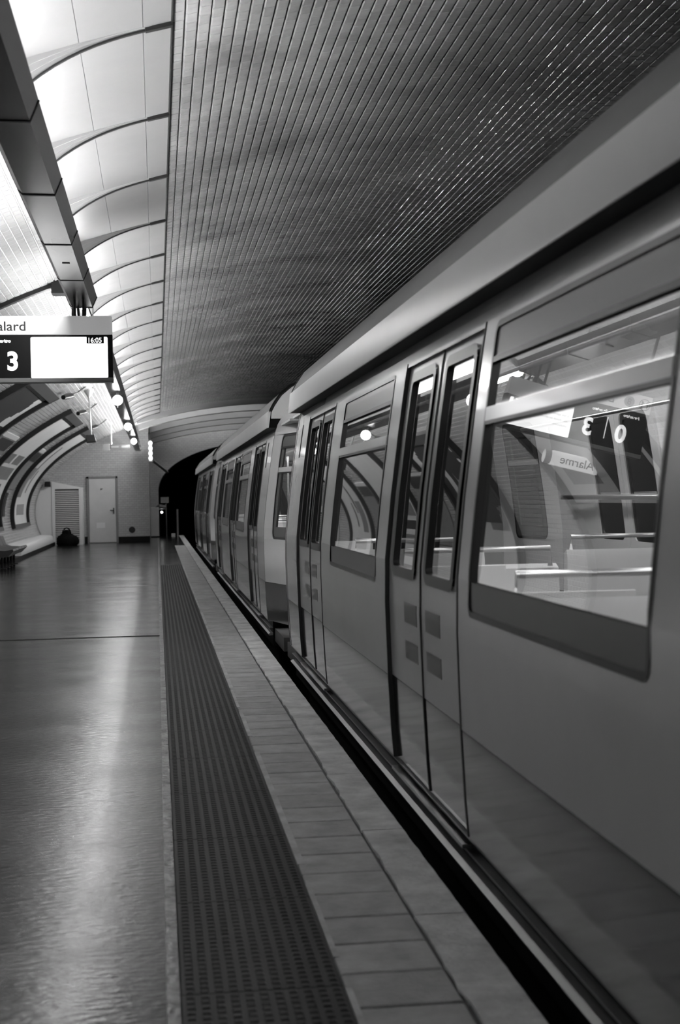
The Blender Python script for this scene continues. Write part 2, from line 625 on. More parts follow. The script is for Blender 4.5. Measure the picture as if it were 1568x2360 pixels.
# enamelled cove panels between ribs, above the light boom
RIB0, RIBP = 8.07, 1.885
XS = [-0.95, -0.385, -0.03, 0.128]
nb = 20
for k in range(-5, nb):
    ya, yb = RIB0 + k * RIBP, RIB0 + (k + 1) * RIBP
    for a, b in zip(XS[:-1], XS[1:]):
        ta, tb = th_x(a + 0.0015), th_x(b - 0.0015)
        n = 8
        pin = [vpt(ta + (tb - ta) * i / n, 0.012) for i in range(n + 1)]
        pout = [vpt(ta + (tb - ta) * i / n, -0.003) for i in range(n + 1)]
        MB().prism(pin + pout[::-1], ya + 0.004, yb - 0.004).build('ceiling_panel', M['panel'], ceiling, smooth=30)
    # rib: three stepped fins that hang lower towards the boom, dark lower edge
    if k > -5:
        n = 12
        rb = MB()
        for j, (dy, fr) in enumerate(((0.0, 1.0), (-0.010, 0.68), (-0.020, 0.36))):
            top, bot = [], []
            for i in range(n + 1):
                x = -0.95 + (0.02 + 0.95) * i / n
                dep = 0.010 + 0.100 * max(0.0, ((0.02 - x) / 0.68)) ** 2.6 * fr + 0.010 * fr
                th = th_x(x)
                top.append(vpt(th, 0.0))
                bot.append(vpt(th, min(dep, 0.2)))
            rb.prism(top + bot[::-1], ya + dy - 0.006, ya + dy + 0.006)
        ro = rb.build('rib', M['rib'], ceiling)
        top, bot = [], []
        for i in range(n + 1):
            x = -0.95 + (0.02 + 0.95) * i / n
            dep = min(0.020 + 0.100 * max(0.0, ((0.02 - x) / 0.68)) ** 2.6, 0.2)
            th = th_x(x)
            top.append(vpt(th, dep))
            bot.append(vpt(th, dep + 0.011))
        ed = MB()
        ed.prism(top + bot[::-1], ya - 0.012, ya + 0.012)
        tt = [th_x(-0.02), th_x(0.13)]
        ed.prism([vpt(tt[0], 0), vpt(tt[1], 0), vpt(tt[1], 0.035), vpt(tt[0], 0.035)], ya - 0.02, ya + 0.02)
        ed.build('rib_edge', M['rib_dark'], ro)
# thin bead where the panels meet the tiles
MB().prism([vpt(th_x(0.128), 0.0), vpt(th_x(0.136), 0.0), vpt(th_x(0.136), 0.022), vpt(th_x(0.128), 0.022)], 4.6, 44.0).build('bead', M['rib_dark'], ceiling)

# far end: stepped arches, end wall, recess, headwall with tunnel mouth
def arch(y0, y1, drop, t, mat):
    n = 60
    th0, th1 = th_x(-0.6), th_x(8.2)
    pin = [vpt(th0 + (th1 - th0) * i / n, drop) for i in range(n + 1)]
    pout = [vpt(th0 + (th1 - th0) * i / n, drop - t) for i in range(n + 1)]
    return MB().prism(pin + pout[::-1], y0, y1).build('arch_band', mat, ceiling, smooth=40)


for yy, dr in ((44.0, 0.16), (46.2, 0.24), (48.6, 0.32), (51.0, 0.40), (53.2, 0.5)):
    arch(yy, yy + 0.5, dr, dr, M['panel'])
for i_, yy in enumerate((45.1, 47.4, 49.8, 52.2, 54.1)):
    n = 10
    t0_, t1_ = th_x(0.5), th_x(3.6)
    pp = [(lambda q: (q[0], yy, q[1]))(vpt(t0_ + (t1_ - t0_) * i / n, 0.05)) for i in range(n + 1)]
    MB().tube(pp, 0.02, 8).build('added_batten_tube', M['added_batten'], ceiling)  # tubes added behind the arches to brighten bands and headwall
m = MB()
n = 40
pts = [vpt(th_zl(0.0) + (th_x(-0.25) - th_zl(0.0)) * i / n, 0.0) for i in range(n + 1)]
pts.append((-0.25, 0.0))
m.prism(pts, Y1, Y1 + 0.2)
wall_back = struct(m.build('wall_back', M['wall_brick_xz']))
MB().box(-0.45, -0.25, Y1 + 0.2, YT, 0, vpt(th_x(-0.25))[1]).build('return_wall', M['wall_brick_yz'], wall_back)
# headwall around the tunnel mouth
m = MB()
mc, mr, mtop, mspr = 3.8, 3.74, 3.55, 1.75
n = 48
inner = []
for i in range(n + 1):
    a = pi - pi * i / n
    inner.append((mc + mr * cos(a), mspr + (mtop - mspr) * sin(a)))
outer = [vpt(th_x(max(-0.3, min(8.2, px)))) for px, _ in inner]
outer = [(px, 4.7) for px, _ in inner]
outer[0] = (-0.45, 4.7)
outer[-1] = (8.2, 4.7)
vs, fs = [], []
for (a, b), (c, d) in zip(inner, outer):
    vs += [(a, YT, b), (c, YT, d)]
for i in range(n):
    fs.append((2 * i, 2 * i + 2, 2 * i + 3, 2 * i + 1))
m.add(vs, fs)
m.add([(-0.45, YT, -1.1), (inner[0][0], YT, -1.1), (inner[0][0], YT, mspr), (-0.45, YT, mspr), (-0.45, YT, 4.7)], [(0, 1, 2, 3), (3, 2, 4)])
m.add([(8.6, YT, -1.1), (inner[-1][0], YT, -1.1), (inner[-1][0], YT, mspr), (8.6, YT, mspr), (8.6, YT, 4.7), (8.2, YT, 4.7)], [(0, 3, 2, 1), (3, 4, 5, 2)])
wall_head = struct(m.build('wall_far', M['wall_brick_xz'], solid=0.1))
tn = MB()
for i in range(n):
    tn.add([(inner[i][0], YT, inner[i][1]), (inner[i + 1][0], YT, inner[i + 1][1]), (inner[i + 1][0], 90, inner[i + 1][1]), (inner[i][0], 90, inner[i][1])], [(0, 1, 2, 3)])
for e in (inner[0], inner[-1]):
    tn.add([(e[0], YT, -1.1), (e[0], YT, mspr), (e[0], 90, mspr), (e[0], 90, -1.1)], [(0, 1, 2, 3)])
tn.box(-0.5, 8.2, 90, 90.2, -1.2, 4)
tn.build('tunnel_lining', M['tunnel_black'], wall_head, solid=0.05)
wall_front = struct(MB().box(-5, 12, Y0 - 0.2, Y0, -1.1, 5).build('wall_front', M['wall_brick_xz']))
struct(MB().box(PX - 0.03, 6.7, Y0, 90, -1.3, -1.1).build('track_bed', M['pit']))
# platform across the tracks
oc = struct(MB().box(6.6, 11.4, Y0, YT, -1.1, 0.0).build('floor_opposite', M['asphalt']))

bb = MB().box(-3.8, -3.32, Y1 - 0.03, Y1, 0, 0.22)
bb.box(-2.46, -2.28, Y1 - 0.03, Y1, 0, 0.22)
bb.box(-1.32, -0.25, Y1 - 0.03, Y1, 0, 0.2)
struct(bb.build('baseboard_back', M['black']))
MB().box(-3.62, -3.28, 20, Y1 - 0.03, 0, 0.10).build('x', M['black']).name = 'baseboard_left'
struct(bpy.data.objects['baseboard_left'])
led = MB().prism([(-3.7, 0.1), (-3.30, 0.1), (-3.29, 0.16), (-3.34, 0.30), (-3.40, 0.34), (-3.9, 0.36)], 35.2, 46.3)
tag(led.build('ledge', M['ledge'], smooth=40), 'pale rounded ledge along the foot of the left wall, near the seats', 'ledge')

# door in the end wall
d = struct(MB().box(-2.23, -1.36, Y1 - 0.05, Y1 - 0.01, 0.02, 2.14).build('door_1', M['door'], bevel=0.006))
fr = MB().box(-2.30, -2.235, Y1 - 0.07, Y1, 0, 2.21).box(-1.355, -1.29, Y1 - 0.07, Y1, 0, 2.21).box(-2.30, -1.29, Y1 - 0.07, Y1, 2.145, 2.21)
fr.build('door_frame', M['door_frame'], d)
h = MB().box(-1.45, -1.41, Y1 - 0.06, Y1 - 0.05, 0.96, 1.16)
h.tube([(-1.43, Y1 - 0.05, 1.08), (-1.43, Y1 - 0.11, 1.08), (-1.55, Y1 - 0.11, 1.08)], 0.014)
h.build('door_handle', M['device'], d)
MB().lathe([(0.001, 0), (0.035, 0), (0.035, 0.03), (0.001, 0.03)], (-1.82, Y1 - 0.05, 1.78)).build('door_plate', M['sill'], d)
MB().box(-2.0, -1.72, Y1 - 0.055, Y1 - 0.05, 0.50, 0.68).build('kick_label', M['sign_white'], d)

# ------------------------------------------------------------------ light booms
def boom(x0, label, mirror=1, detail=True):
    cx = x0
    root = thing('light_boom', label, 'light fitting', (cx, 20, 3.0))
    def X(d):
        return cx + mirror * d
    pitch, b0 = 1.46, 7.571
    hw = 0.0895
    prof = [(-hw - 0.012, 3.034), (-hw - 0.008, 3.02), (-hw + 0.012, 3.002), (hw - 0.004, 3.0), (hw + 0.035, 3.088), (hw + 0.028, 3.092),
            (hw - 0.008, 3.008), (-hw + 0.014, 3.010), (-hw, 3.022), (-hw - 0.008, 3.034)]
    prof = [(X(a), z) for a, z in prof]
    ks = range(-10, 27)
    for k in ks:
        ya, yb = b0 + k * pitch, b0 + (k + 1) * pitch
        if 11.9 < ya < 13.3 and detail:
            pr = [(X(-0.06), 3.05), (X(0.03), 3.05), (X(0.03), 3.09), (X(-0.06), 3.09)]
            MB().prism(pr, ya, yb).build('cable_tray', M['boom_band'], root)
        else:
            MB().prism(prof, ya + 0.006, yb - 0.006).build('cover', M['boom'], root, smooth=35)
            if yb < 12.1 or not detail:
                bp = [(X(-hw - 0.015), 3.036), (X(-hw - 0.011), 3.018), (X(-hw + 0.011), 2.998), (X(hw - 0.003), 2.996), (X(hw + 0.039), 3.088),
                      (X(hw + 0.03), 3.09), (X(hw - 0.008), 3.004), (X(-hw + 0.013), 3.006), (X(-hw), 3.02), (X(-hw - 0.010), 3.036)]
                MB().prism(bp, yb - 0.011, yb + 0.011).build('joint_band', M['boom_band'], root)
        tb = MB()
        tb.tube([(X(0.0), ya + 0.06, 3.032), (X(0.0), yb - 0.06, 3.032)], 0.018, 10)
        if ya > 3.0:
            tb.build('tube_lamp', M['tube' if detail else 'tube_far'], root)
        if ya > 1.6:
            hs = MB().prism([(X(-0.106), 3.030), (X(-0.0975), 3.030), (X(-0.1075), 3.092), (X(-0.116), 3.092)], ya + 0.02, yb - 0.02)
            ho = hs.build('added_strip', M['boom_band'], root)  # added black backing that hides the glowing strip from the camera
            q_ = [(X(-0.1065), ya + 0.05, 3.034), (X(-0.1065), yb - 0.05, 3.034), (X(-0.1165), yb - 0.05, 3.090), (X(-0.1165), ya + 0.05, 3.090)]
            MB().add(q_, [(0, 1, 2, 3)]).build('added_glow', M['added_wash' if detail else 'added_wash_far'], ho)  # added glowing face, brightens the wall beside the boom
        if k % 2 == 0:
            zt = vpt(th_x(X(-0.105)))[1]
            MB().tube([(X(-0.105), ya + 0.3, 3.08), (X(-0.105), ya + 0.3, zt - 0.03)], 0.008, 6).build('hanger', M['grey_metal'], root)
    return root


bm = boom(-0.585, 'long dark metal light boom hanging under the white ceiling panels')
# small black slot on one cover
MB().box(-0.60, -0.55, 9.7, 9.725, 2.996, 3.001).build('slot', M['boom_band'], bm)
boom(8.185, 'light boom over the platform across the tracks', -1, False)
m = MB()
m.tube([(-0.655, 12.0, 3.03), (-0.665, 12.05, 2.96), (-0.66, 12.2, 2.90), (-0.60, 12.3, 2.88)], 0.012)
m.tube([(-0.62, 12.0, 3.03), (-0.62, 12.1, 2.94), (-0.60, 12.25, 2.88)], 0.011)
m.tube([(-0.56, 12.0, 3.03), (-0.57, 12.08, 2.93), (-0.57, 12.25, 2.88)], 0.014)
m.build('cables', M['device'], bm, smooth=60)


def globe(y, label):
    c = (-0.545, y, 2.87)
    g = thing('globe_lamp', label, 'lamp', (c[0], y, 2.78), 'round lamps under the light boom')
    pr = [(0.075 * sin(pi * i / 12), -0.075 * cos(pi * i / 12)) for i in range(13)]
    pr[0] = (0.001, pr[0][1])
    pr[-1] = (0.001, pr[-1][1])
    MB().lathe(pr, c).build('globe', M['lamp'], g, smooth=60)
    MB().lathe([(0.074, -0.003), (0.0775, -0.003), (0.0775, 0.003), (0.074, 0.003)], c).build('band', M['sign_rim'], g)
    MB().tube([(c[0], y, 2.94), (c[0], y, 3.0)], 0.02).build('neck', M['grey_metal'], g)
    MB().tube([(c[0], y, 2.76), (c[0], y, 2.80)], 0.008).build('finial', M['sign_white'], g)


globe(13.9, 'round lamp just behind the top of the hanging sign')
globe(21.1, 'largest round lamp seen below the hanging sign, under the boom')
globe(28.7, 'second round lamp under the boom beyond the hanging sign')
globe(35.8, 'farthest and smallest round lamp under the boom')

# ------------------------------------------------------------------ hanging information sign
SY = 11.4
sg = thing('information_sign', 'hanging platform sign with line name, minutes and a bright white screen', 'sign', (-0.95, SY, 2.34))
SL, SR = -1.60, -0.328
MB().box(SL, SR, SY, SY + 0.12, 2.714, 2.861).build('header_panel', M['header'], sg, bevel=0.004)
MB().box(SL, SR, SY + 0.012, SY + 0.12, 2.374, 2.714).build('display_body', M['sign_black'], sg)
MB().box(SL - 0.003, SR + 0.004, SY - 0.002, SY + 0.122, 2.340, 2.374).build('lower_rim', M['sign_rim'], sg, bevel=0.003)
MB().box(SR - 0.008, SR + 0.002, SY + 0.004, SY + 0.12, 2.374, 2.714).build('side_rim', M['sign_black'], sg)
# screen with rounded corners and a cut-out clock box
sc = MB()
x0, x1, z0, z1, r = -0.962, -0.364, 2.373, 2.696, 0.012
pts = []
for cx_, cz_, a0 in ((x1 - r, z0 + r, -pi / 2), (x1 - r, z1 - r, 0), (x0 + r, z1 - r, pi / 2), (x0 + r, z0 + r, pi)):
    for i in range(5):
        a = a0 + (pi / 2) * i / 4
        pts.append((cx_ + r * cos(a), cz_ + r * sin(a)))
sc.prism(pts, SY + 0.006, SY + 0.013)
scr = sc.build('screen', M['screen'], sg)
MB().box(-0.528, -0.392, SY + 0.002, SY + 0.0055, 2.645, 2.697).build('clock_box', M['sign_black'], scr)
text('16:05', 'clock_digits', 0.056, (-0.522, SY + 0.001, 2.651), M['glyph'], scr, bold=0.0008, sx=0.92)
text('à nos agents tout bagage', 'message_line', 0.028, (-0.93, SY + 0.0045, 2.540), M['faint'], scr, sx=0.98)
text('abandonné ou situation', 'message_line', 0.028, (-0.93, SY + 0.0045, 2.497), M['faint'], scr, sx=0.98)
text('inhabituelle.', 'message_line', 0.028, (-0.93, SY + 0.0045, 2.454), M['faint'], scr, sx=0.98)
text("!", 'message_line', 0.03, (-0.912, SY + 0.0045, 2.625), M['ink'], scr)
text('Balard', 'line_name', 0.104, (-1.283, SY - 0.001, 2.747), M['ink'], sg, bold=0.0008, sx=1.1)
text('2e métro', 'minutes_caption', 0.034, (-1.245, SY + 0.010, 2.655), M['glyph'], sg, bold=0.0012, shear=0.2)
text('1er métro', 'minutes_caption', 0.034, (-1.53, SY + 0.010, 2.655), M['glyph'], sg, bold=0.0012, shear=0.2)
text('3', 'minutes_digit', 0.200, (-1.150, SY + 0.010, 2.441), M['glyph'], sg, bold=0.0065, sx=0.95)
text('0', 'minutes_digit', 0.200, (-1.44, SY + 0.010, 2.441), M['glyph'], sg, bold=0.0065, sx=0.95)
MB().box(-1.262, -1.256, SY + 0.006, SY + 0.013, 2.44, 2.62).build('divider', M['glyph'], sg)


def ring(cx_, cz_, ro, ri, y):
    m = MB()
    n = 36
    vs = []
    for k in range(n):
        a = 2 * pi * k / n
        vs += [(cx_ + ro * cos(a), y, cz_ + ro * sin(a)), (cx_ + ri * cos(a), y, cz_ + ri * sin(a)),
               (cx_ + ro * cos(a), y + 0.002, cz_ + ro * sin(a)), (cx_ + ri * cos(a), y + 0.002, cz_ + ri * sin(a))]
    for k in range(n):
        a, b = 4 * k, 4 * ((k + 1) % n)
        m.add([], [])
        m.f += []
    fs = []
    for k in range(n):
        a, b = 4 * k, 4 * ((k + 1) % n)
        fs += [(a, a + 1, b + 1, b), (a, b, b + 2, a + 2), (a + 1, a + 3, b + 3, b + 1)]
    m.add(vs, fs)
    return m


ring(-1.540, 2.788, 0.048, 0.043, SY - 0.002).build('metro_emblem', M['ink'], sg)
text('M', 'emblem_letter', 0.085, (-1.540, SY - 0.001, 2.758), M['ink'], sg, align='CENTER')
ring(-1.405, 2.788, 0.045, 0.001, SY - 0.002).build('line_disc', M['frame_band'], sg)
text('8', 'line_number', 0.075, (-1.405, SY - 0.003, 2.761), M['ink'], sg, align='CENTER', bold=0.001)
for x in (-0.62, -0.55):
    MB().tube([(x, SY + 0.06, 2.86), (x, SY + 0.06, 3.0)], 0.012).build('hanger', M['device'], sg)
MB().tube([(-1.45, SY + 0.06, 2.86), (-1.45, SY + 0.06, vpt(th_x(-1.45))[1])], 0.014).build('hanger', M['device'], sg)

# alarm box jutting from the left wall (seen mirrored in the train windows)
al = thing('alarm_sign', 'small lit alarm sign jutting from the left wall, mirrored in the train window', 'sign', (-2.7, 17, 2.6))
MB().rbox(-2.98, -2.36, 17.0, 17.1, 2.62, 2.80, 0.02).build('housing', M['lit_box'], al)
text('Alarme', 'alarm_text', 0.15, (-2.92, 16.996, 2.66), M['ink'], al)
MB().tube([(-2.36, 17.05, 2.71), (-2.28, 17.05, 2.71)], 0.085, 16).build('beacon', M['frame_band'], al)
MB().box(-3.2, -2.98, 17.02, 17.08, 2.68, 2.74).build('bracket', M['device'], al)

# ------------------------------------------------------------------ posters and fittings on the left wall
def on_wall(y0, y1, z0, z1, off, t, n=30):
    m = MB()
    a0, a1 = th_zl(z0), th_zl(z1)
    pin = [vpt(a0 + (a1 - a0) * i / n, off + t) for i in range(n + 1)]
    pout = [vpt(a0 + (a1 - a0) * i / n, off) for i in range(n + 1)]
    return m.prism(pin + pout[::-1], y0, y1)


def poster(y0, y1, label, prints):
    x, z = vpt(th_zl(0.7))
    r = thing('wall_poster', label, 'poster', (x, (y0 + y1) / 2, 0.68), 'large curved posters on the left wall')
    w = 0.16
    on_wall(y0, y0 + w, 0.68, 3.42, 0.008, 0.10).build('frame_side', M['frame'], r, smooth=30)
    on_wall(y1 - w, y1, 0.68, 3.42, 0.008, 0.10).build('frame_side', M['frame'], r, smooth=30)
    on_wall(y0 + w, y1 - w, 0.68, 0.79, 0.008, 0.10, 3).build('frame_bottom', M['frame_lower'], r, smooth=30)
    on_wall(y0 + w, y1 - w, 3.33, 3.42, 0.008, 0.10, 3).build('frame_top', M['frame_lower'], r, smooth=30)
    sh = on_wall(y0 + w, y1 - w, 0.79, 3.33, 0.010, 0.02).build('poster_sheet', M['poster'], r, smooth=30)
    for (a, b, c, e, mt) in prints:
        on_wall(y0 + w + a * (y1 - y0 - 2 * w), y0 + w + b * (y1 - y0 - 2 * w), 0.79 + c * 2.54, 0.79 + e * 2.54, 0.0305, 0.003, 8).build('print_block', M[mt], sh, smooth=30)


M['frame_lower'] = material('dark grey frame end', 70, 0.35, metal=0.4)
P1 = [(0.0, 0.55, 0.60, 0.80, 'print_dark'), (0.35, 0.62, 0.80, 0.93, 'print_dark'), (0.7, 0.78, 0.30, 0.86, 'print_dark'),
      (0.88, 1.0, 0.1, 0.80, 'print_dark'), (0.1, 0.4, 0.45, 0.6, 'print_grey'), (0.2, 0.6, 0.86, 0.9, 'print_grey')]
P2 = [(0.1, 0.45, 0.60, 0.68, 'print_grey'), (0.55, 0.9, 0.60, 0.68, 'print_grey'), (0.15, 0.9, 0.46, 0.57, 'print_grey'),
      (0.2, 0.75, 0.34, 0.42, 'print_dark'), (0.1, 0.9, 0.20, 0.29, 'print_grey'), (0.3, 0.8, 0.08, 0.15, 'print_grey')]
P3 = [(0.2, 0.42, 0.3, 0.62, 'print_grey'), (0.45, 0.52, 0.5, 0.85, 'sill'), (0.6, 0.66, 0.35, 0.6, 'sill'), (0.3, 0.8, 0.1, 0.22, 'frame_band')]
P0 = [(0.0, 1.0, 0.0, 0.62, 'print_dark'), (0.1, 0.5, 0.66, 0.95, 'print_dark'), (0.6, 0.9, 0.7, 0.8, 'print_grey')]
poster(14.4, 18.9, 'curved black-framed poster with a dark lower half, seen only mirrored in the train', P0)
poster(6.2, 10.7, 'curved black-framed poster nearest the camera, seen only mirrored in the train', P0)
poster(22.6, 27.1, 'biggest curved black-framed poster, with dark shapes, just below the hanging sign', P1)
pf = [o for o in bpy.data.objects if o.name.startswith('wall_poster') and 'just below' in o['label']][0]
sheet = [c for c in pf.children if c.name.startswith('poster_sheet')][0]
rr = random.Random(11)
fig = MB()
ya_, yb_ = 23.6, 25.0
z_ = 2.05
while z_ < 3.28:
    ya_ += rr.uniform(-0.22, 0.2)
    yb_ += rr.uniform(-0.16, 0.24)
    ya_, yb_ = max(22.9, min(24.2, ya_)), max(ya_ + 0.5, min(26.6, yb_))
    zt_ = z_ + rr.uniform(0.03, 0.08)
    fig.add(on_wall(ya_, yb_, z_, zt_, 0.0335, 0.003, 1).v, [(0, 1, 5, 4), (1, 2, 6, 5), (2, 3, 7, 6), (3, 0, 4, 7), (3, 2, 1, 0), (4, 5, 6, 7)])
    z_ = zt_
fo = fig.build('printed_figure', M['print_dark'], sheet)
poster(31.3, 35.8, 'middle curved black-framed poster with blocks of small print', P2)
poster(38.7, 43.3, 'farthest curved black-framed poster, narrowest, ending above the seats', P3)


def plan(y0, y1, z0, z1, label):
    x, z = vpt(th_zl(z0))
    r = thing('wall_plan', label, 'notice', (x, (y0 + y1) / 2, z0))
    on_wall(y0, y1, z0, z1, 0.008, 0.025).build('board', M['print_grey'], r, smooth=30)
    on_wall(y0, y1, z1, z1 + 0.07, 0.008, 0.03, 2).build('top_trim', M['sign_white'], r, smooth=30)
    on_wall(y0 + 0.05, y1 - 0.05, z1 - 0.22, z1 - 0.02, 0.034, 0.003, 4).build('header', M['print_dark'], r, smooth=30)


plan(28.2, 30.6, 1.4, 2.72, 'tall grey wall plan with dark header between the first two posters')
plan(36.4, 38.2, 1.75, 2.70, 'small grey wall notice with dark header between the second and third posters')
tag(on_wall(36.7, 37.2, 1.05, 1.66, 0.01, 0.02).build('name_plate', M['print_dark']), 'narrow dark upright plate on the tiles left of the farthest poster', 'plate')


def spot(y, label):
    a, b = vpt(th_x(-1.62), 0.02), vpt(th_x(-1.30), 0.16)
    r = thing('poster_lamp', label, 'lamp', (a[0], y, b[1]), 'dark spot lamps above the posters')
    MB().tube([(a[0] + 0.28, y + 0.9, vpt(th_x(a[0] + 0.28), 0.0)[1]), (a[0] + 0.15, y + 0.45, vpt(th_x(a[0] + .15), 0.10)[1]), (a[0], y, vpt(th_x(a[0]), 0.14)[1])], 0.016).build('arm', M['device'], r)
    c = Vector((a[0], y, vpt(th_x(a[0]), 0.14)[1]))
    MB().tube([c + Vector((0.06, 0.12, 0.02)), c, c + Vector((-0.08, -0.3, -0.05))], [0.04, 0.06, 0.045], 12).build('lamp_head', M['device'], r, smooth=50)


spot(27.2, 'dark spot lamp on an arm above the biggest poster')
spot(32.2, 'dark spot lamp on an arm above the middle poster')
spot(38.6, 'dark spot lamp on an arm above the farthest poster')

# black rail across the tiles up by the boom
m = MB()
n = 16
ta, tb = th_x(-1.76), th_x(-0.74)
pin = [vpt(ta + (tb - ta) * i / n, 0.05) for i in range(n + 1)]
pout = [vpt(ta + (tb - ta) * i / n, 0.006) for i in range(n + 1)]
m.prism(pin + pout[::-1], 15.42, 15.52)
rl = m.build('conduit', M['device'], smooth=30)
tag(rl, 'black conduit crossing the white tiled vault beside the boom', 'conduit')
p = vpt(th_x(-1.03), 0.06)
MB().box(p[0] - 0.06, p[0] + 0.07, 15.36, 15.58, p[1] - 0.08, p[1] + 0.06).build('clamp', M['device'], rl)

# loudspeaker on a rod
sp = thing('loudspeaker', 'black loudspeaker box hanging on a pale rod from the left vault', 'loudspeaker', (-1.27, 28.8, 2.55))
c = (-1.28, 28.8)
zt = vpt(th_x(-1.30))[1]
MB().lathe([(0.12, 0.0), (0.11, -0.03), (0.03, -0.16), (0.02, -0.18)][::-1], (c[0] - 0.03, c[1], zt)).build('ceiling_rose', M['grey_metal'], sp)
MB().tube([(c[0] - 0.03, c[1], zt - 0.15), (c[0] + 0.005, c[1], 2.72)], 0.018).build('rod', M['grey_metal'], sp)
MB().prism([(c[0] - 0.09, 2.72), (c[0] + 0.07, 2.72), (c[0] + 0.10, 2.57), (c[0] - 0.09, 2.56)], c[1] - 0.1, c[1] + 0.1).build('speaker_box', M['device'], sp, bevel=0.01)

# far direction sign
ds = thing('direction_sign', 'small pale hanging sign in front of the end wall', 'sign', (-1.05, 42, 2.85))
MB().box(-1.52, -1.34, 42, 42.06, 2.86, 3.06).build('panel', M['frame_band'], ds)
MB().box(-1.33, -0.75, 42, 42.05, 2.91, 3.03).build('text_panel', M['sill'], ds)
for a, b in ((-1.30, -1.08), (-1.0, -0.8)):
    MB().box(a, b, 41.99, 42.0, 2.94, 3.0).build('lettering', M['frame_band'], ds)
MB().tube([(-1.29, 42.03, 3.04), (-1.29, 42.03, vpt(th_x(-1.29))[1])], 0.022).build('rod', M['sign_white'], ds)

# louvred cabinet by the end wall
cb = thing('louvred_cabinet', 'white louvred cabinet with a sloping top left of the door', 'cabinet', (-2.85, 46.8, 0))
m = MB()
m.add([(-3.36, 46.6, 0), (-2.40, 46.6, 0), (-2.40, Y1, 0), (-3.36, Y1, 0), (-3.36, 46.6, 2.05), (-2.40, 46.6, 1.84), (-2.40, Y1, 1.84), (-3.36, Y1, 2.05)],
      [(0, 3, 2, 1), (4, 5, 6, 7), (1, 2, 6, 5), (2, 3, 7, 6), (3, 0, 4, 7)])
m.add([(-3.36, 46.6, 0), (-3.26, 46.6, 0), (-3.26, 46.6, 1.8), (-3.36, 46.6, 2.05), (-2.50, 46.6, 0), (-2.40, 46.6, 0), (-2.40, 46.6, 1.84), (-2.50, 46.6, 1.8)],
      [(0, 1, 2, 3), (4, 5, 6, 7), (3, 2, 7, 6)])
MB().box(-3.26, -2.5, 46.67, 46.69, 0.02, 1.8).build('louvre_backing', M['sill'], cb)
m.build('body', M['cabinet'], cb)
sl = None
for k in range(29):
    if sl is None:
        mm = MB().add([(-3.26, 46.645, 0.04), (-2.50, 46.645, 0.04), (-2.50, 46.60, 0.005), (-3.26, 46.60, 0.005), (-3.26, 46.655, 0.035), (-2.50, 46.655, 0.035), (-2.50, 46.605, 0.0), (-3.26, 46.605, 0.0)],
                      [(0, 1, 2, 3), (7, 6, 5, 4), (3, 2, 6, 7), (0, 4, 5, 1), (0, 3, 7, 4), (1, 5, 6, 2)])
        sl = mm.build('slat', M['slat'], cb)
        z0_ = sl.location.z
    else:
        o = sl.copy()
        COL.objects.link(o)
        o.location.z = z0_ + k * 0.061
# curved white cheek between cabinet and vault, with its cable
m = MB()
n = 20
pts = [vpt(th_zl(0.05 + 2.0 * i / n), 0.005) for i in range(n + 1)] + [(-3.37, 2.05), (-3.37, 0.05)]
m.prism(pts, 46.62, Y1)
tag(m.build('filler_panel', M['cabinet'], smooth=30), 'smooth white filler panel between the louvred cabinet and the curved wall', 'panel')
jb = thing('junction_box', 'small black junction box where the curved wall meets the louvred cabinet', 'box', (-3.5, 46.4, 1.92))
MB().rbox(-3.56, -3.38, 46.35, 46.55, 1.88, 2.05, 0.015).build('case', M['device'], jb)
cp = [vpt(th_zl(1.95 - 1.72 * i / 16), 0.02) for i in range(17)]
MB().tube([(x, 46.45, z) for x, z in cp], 0.009, 6).build('cable', M['sill'], jb)

# bag in front of the cabinet
bg = thing('black_bag', 'bulging black bag on the floor in front of the louvred cabinet', 'bag', (-2.86, 45.9, 0))
m = MB()
n, rws = 24, 10
prof = [(0.30, 0.0), (0.345, 0.05), (0.35, 0.14), (0.33, 0.24), (0.28, 0.30), (0.20, 0.345), (0.13, 0.39), (0.11, 0.44), (0.07, 0.485), (0.002, 0.50)]
vs = []
for r_, h_ in prof:
    for k in range(n):
        a = 2 * pi * k / n
        w = 1 + 0.07 * sin(3 * a + h_ * 9) + 0.04 * sin(5 * a + 2)
        vs.append((-2.86 + r_ * w * cos(a), 45.9 + 0.6 * r_ * w * sin(a), h_))
fs = [(i * n + k, i * n + (k + 1) % n, (i + 1) * n + (k + 1) % n, (i + 1) * n + k) for i in range(len(prof) - 1) for k in range(n)]
fs.append(tuple(range(n - 1, -1, -1)))
m.add(vs, fs)
m.build('bag_body', M['bag'], bg, smooth=60)
MB().tube([(-2.99 + 0.13 - 0.13 * cos(pi * i / 10), 45.8, 0.36 + 0.20 * sin(pi * i / 10)) for i in range(11)], 0.022).build('handle', M['bag'], bg, smooth=60)

# round vent
v = MB()
n = 24
for (r0, r1, yy0, yy1) in ((0.001, 0.085, Y1 - 0.02, Y1 - 0.02), (0.085, 0.10, Y1 - 0.02, Y1 - 0.035), (0.10, 0.105, Y1 - 0.035, Y1)):
    vs = [(-0.84 + r0 * cos(2 * pi * k / n), yy0, 0.42 + r0 * sin(2 * pi * k / n)) for k in range(n)] + \
         [(-0.84 + r1 * cos(2 * pi * k / n), yy1, 0.42 + r1 * sin(2 * pi * k / n)) for k in range(n)]
    v.add(vs, [(k, (k + 1) % n, n + (k + 1) % n, n + k) for k in range(n)])
tag(v.build('round_vent', M['device']), 'round black vent low on the end wall right of the door', 'vent')

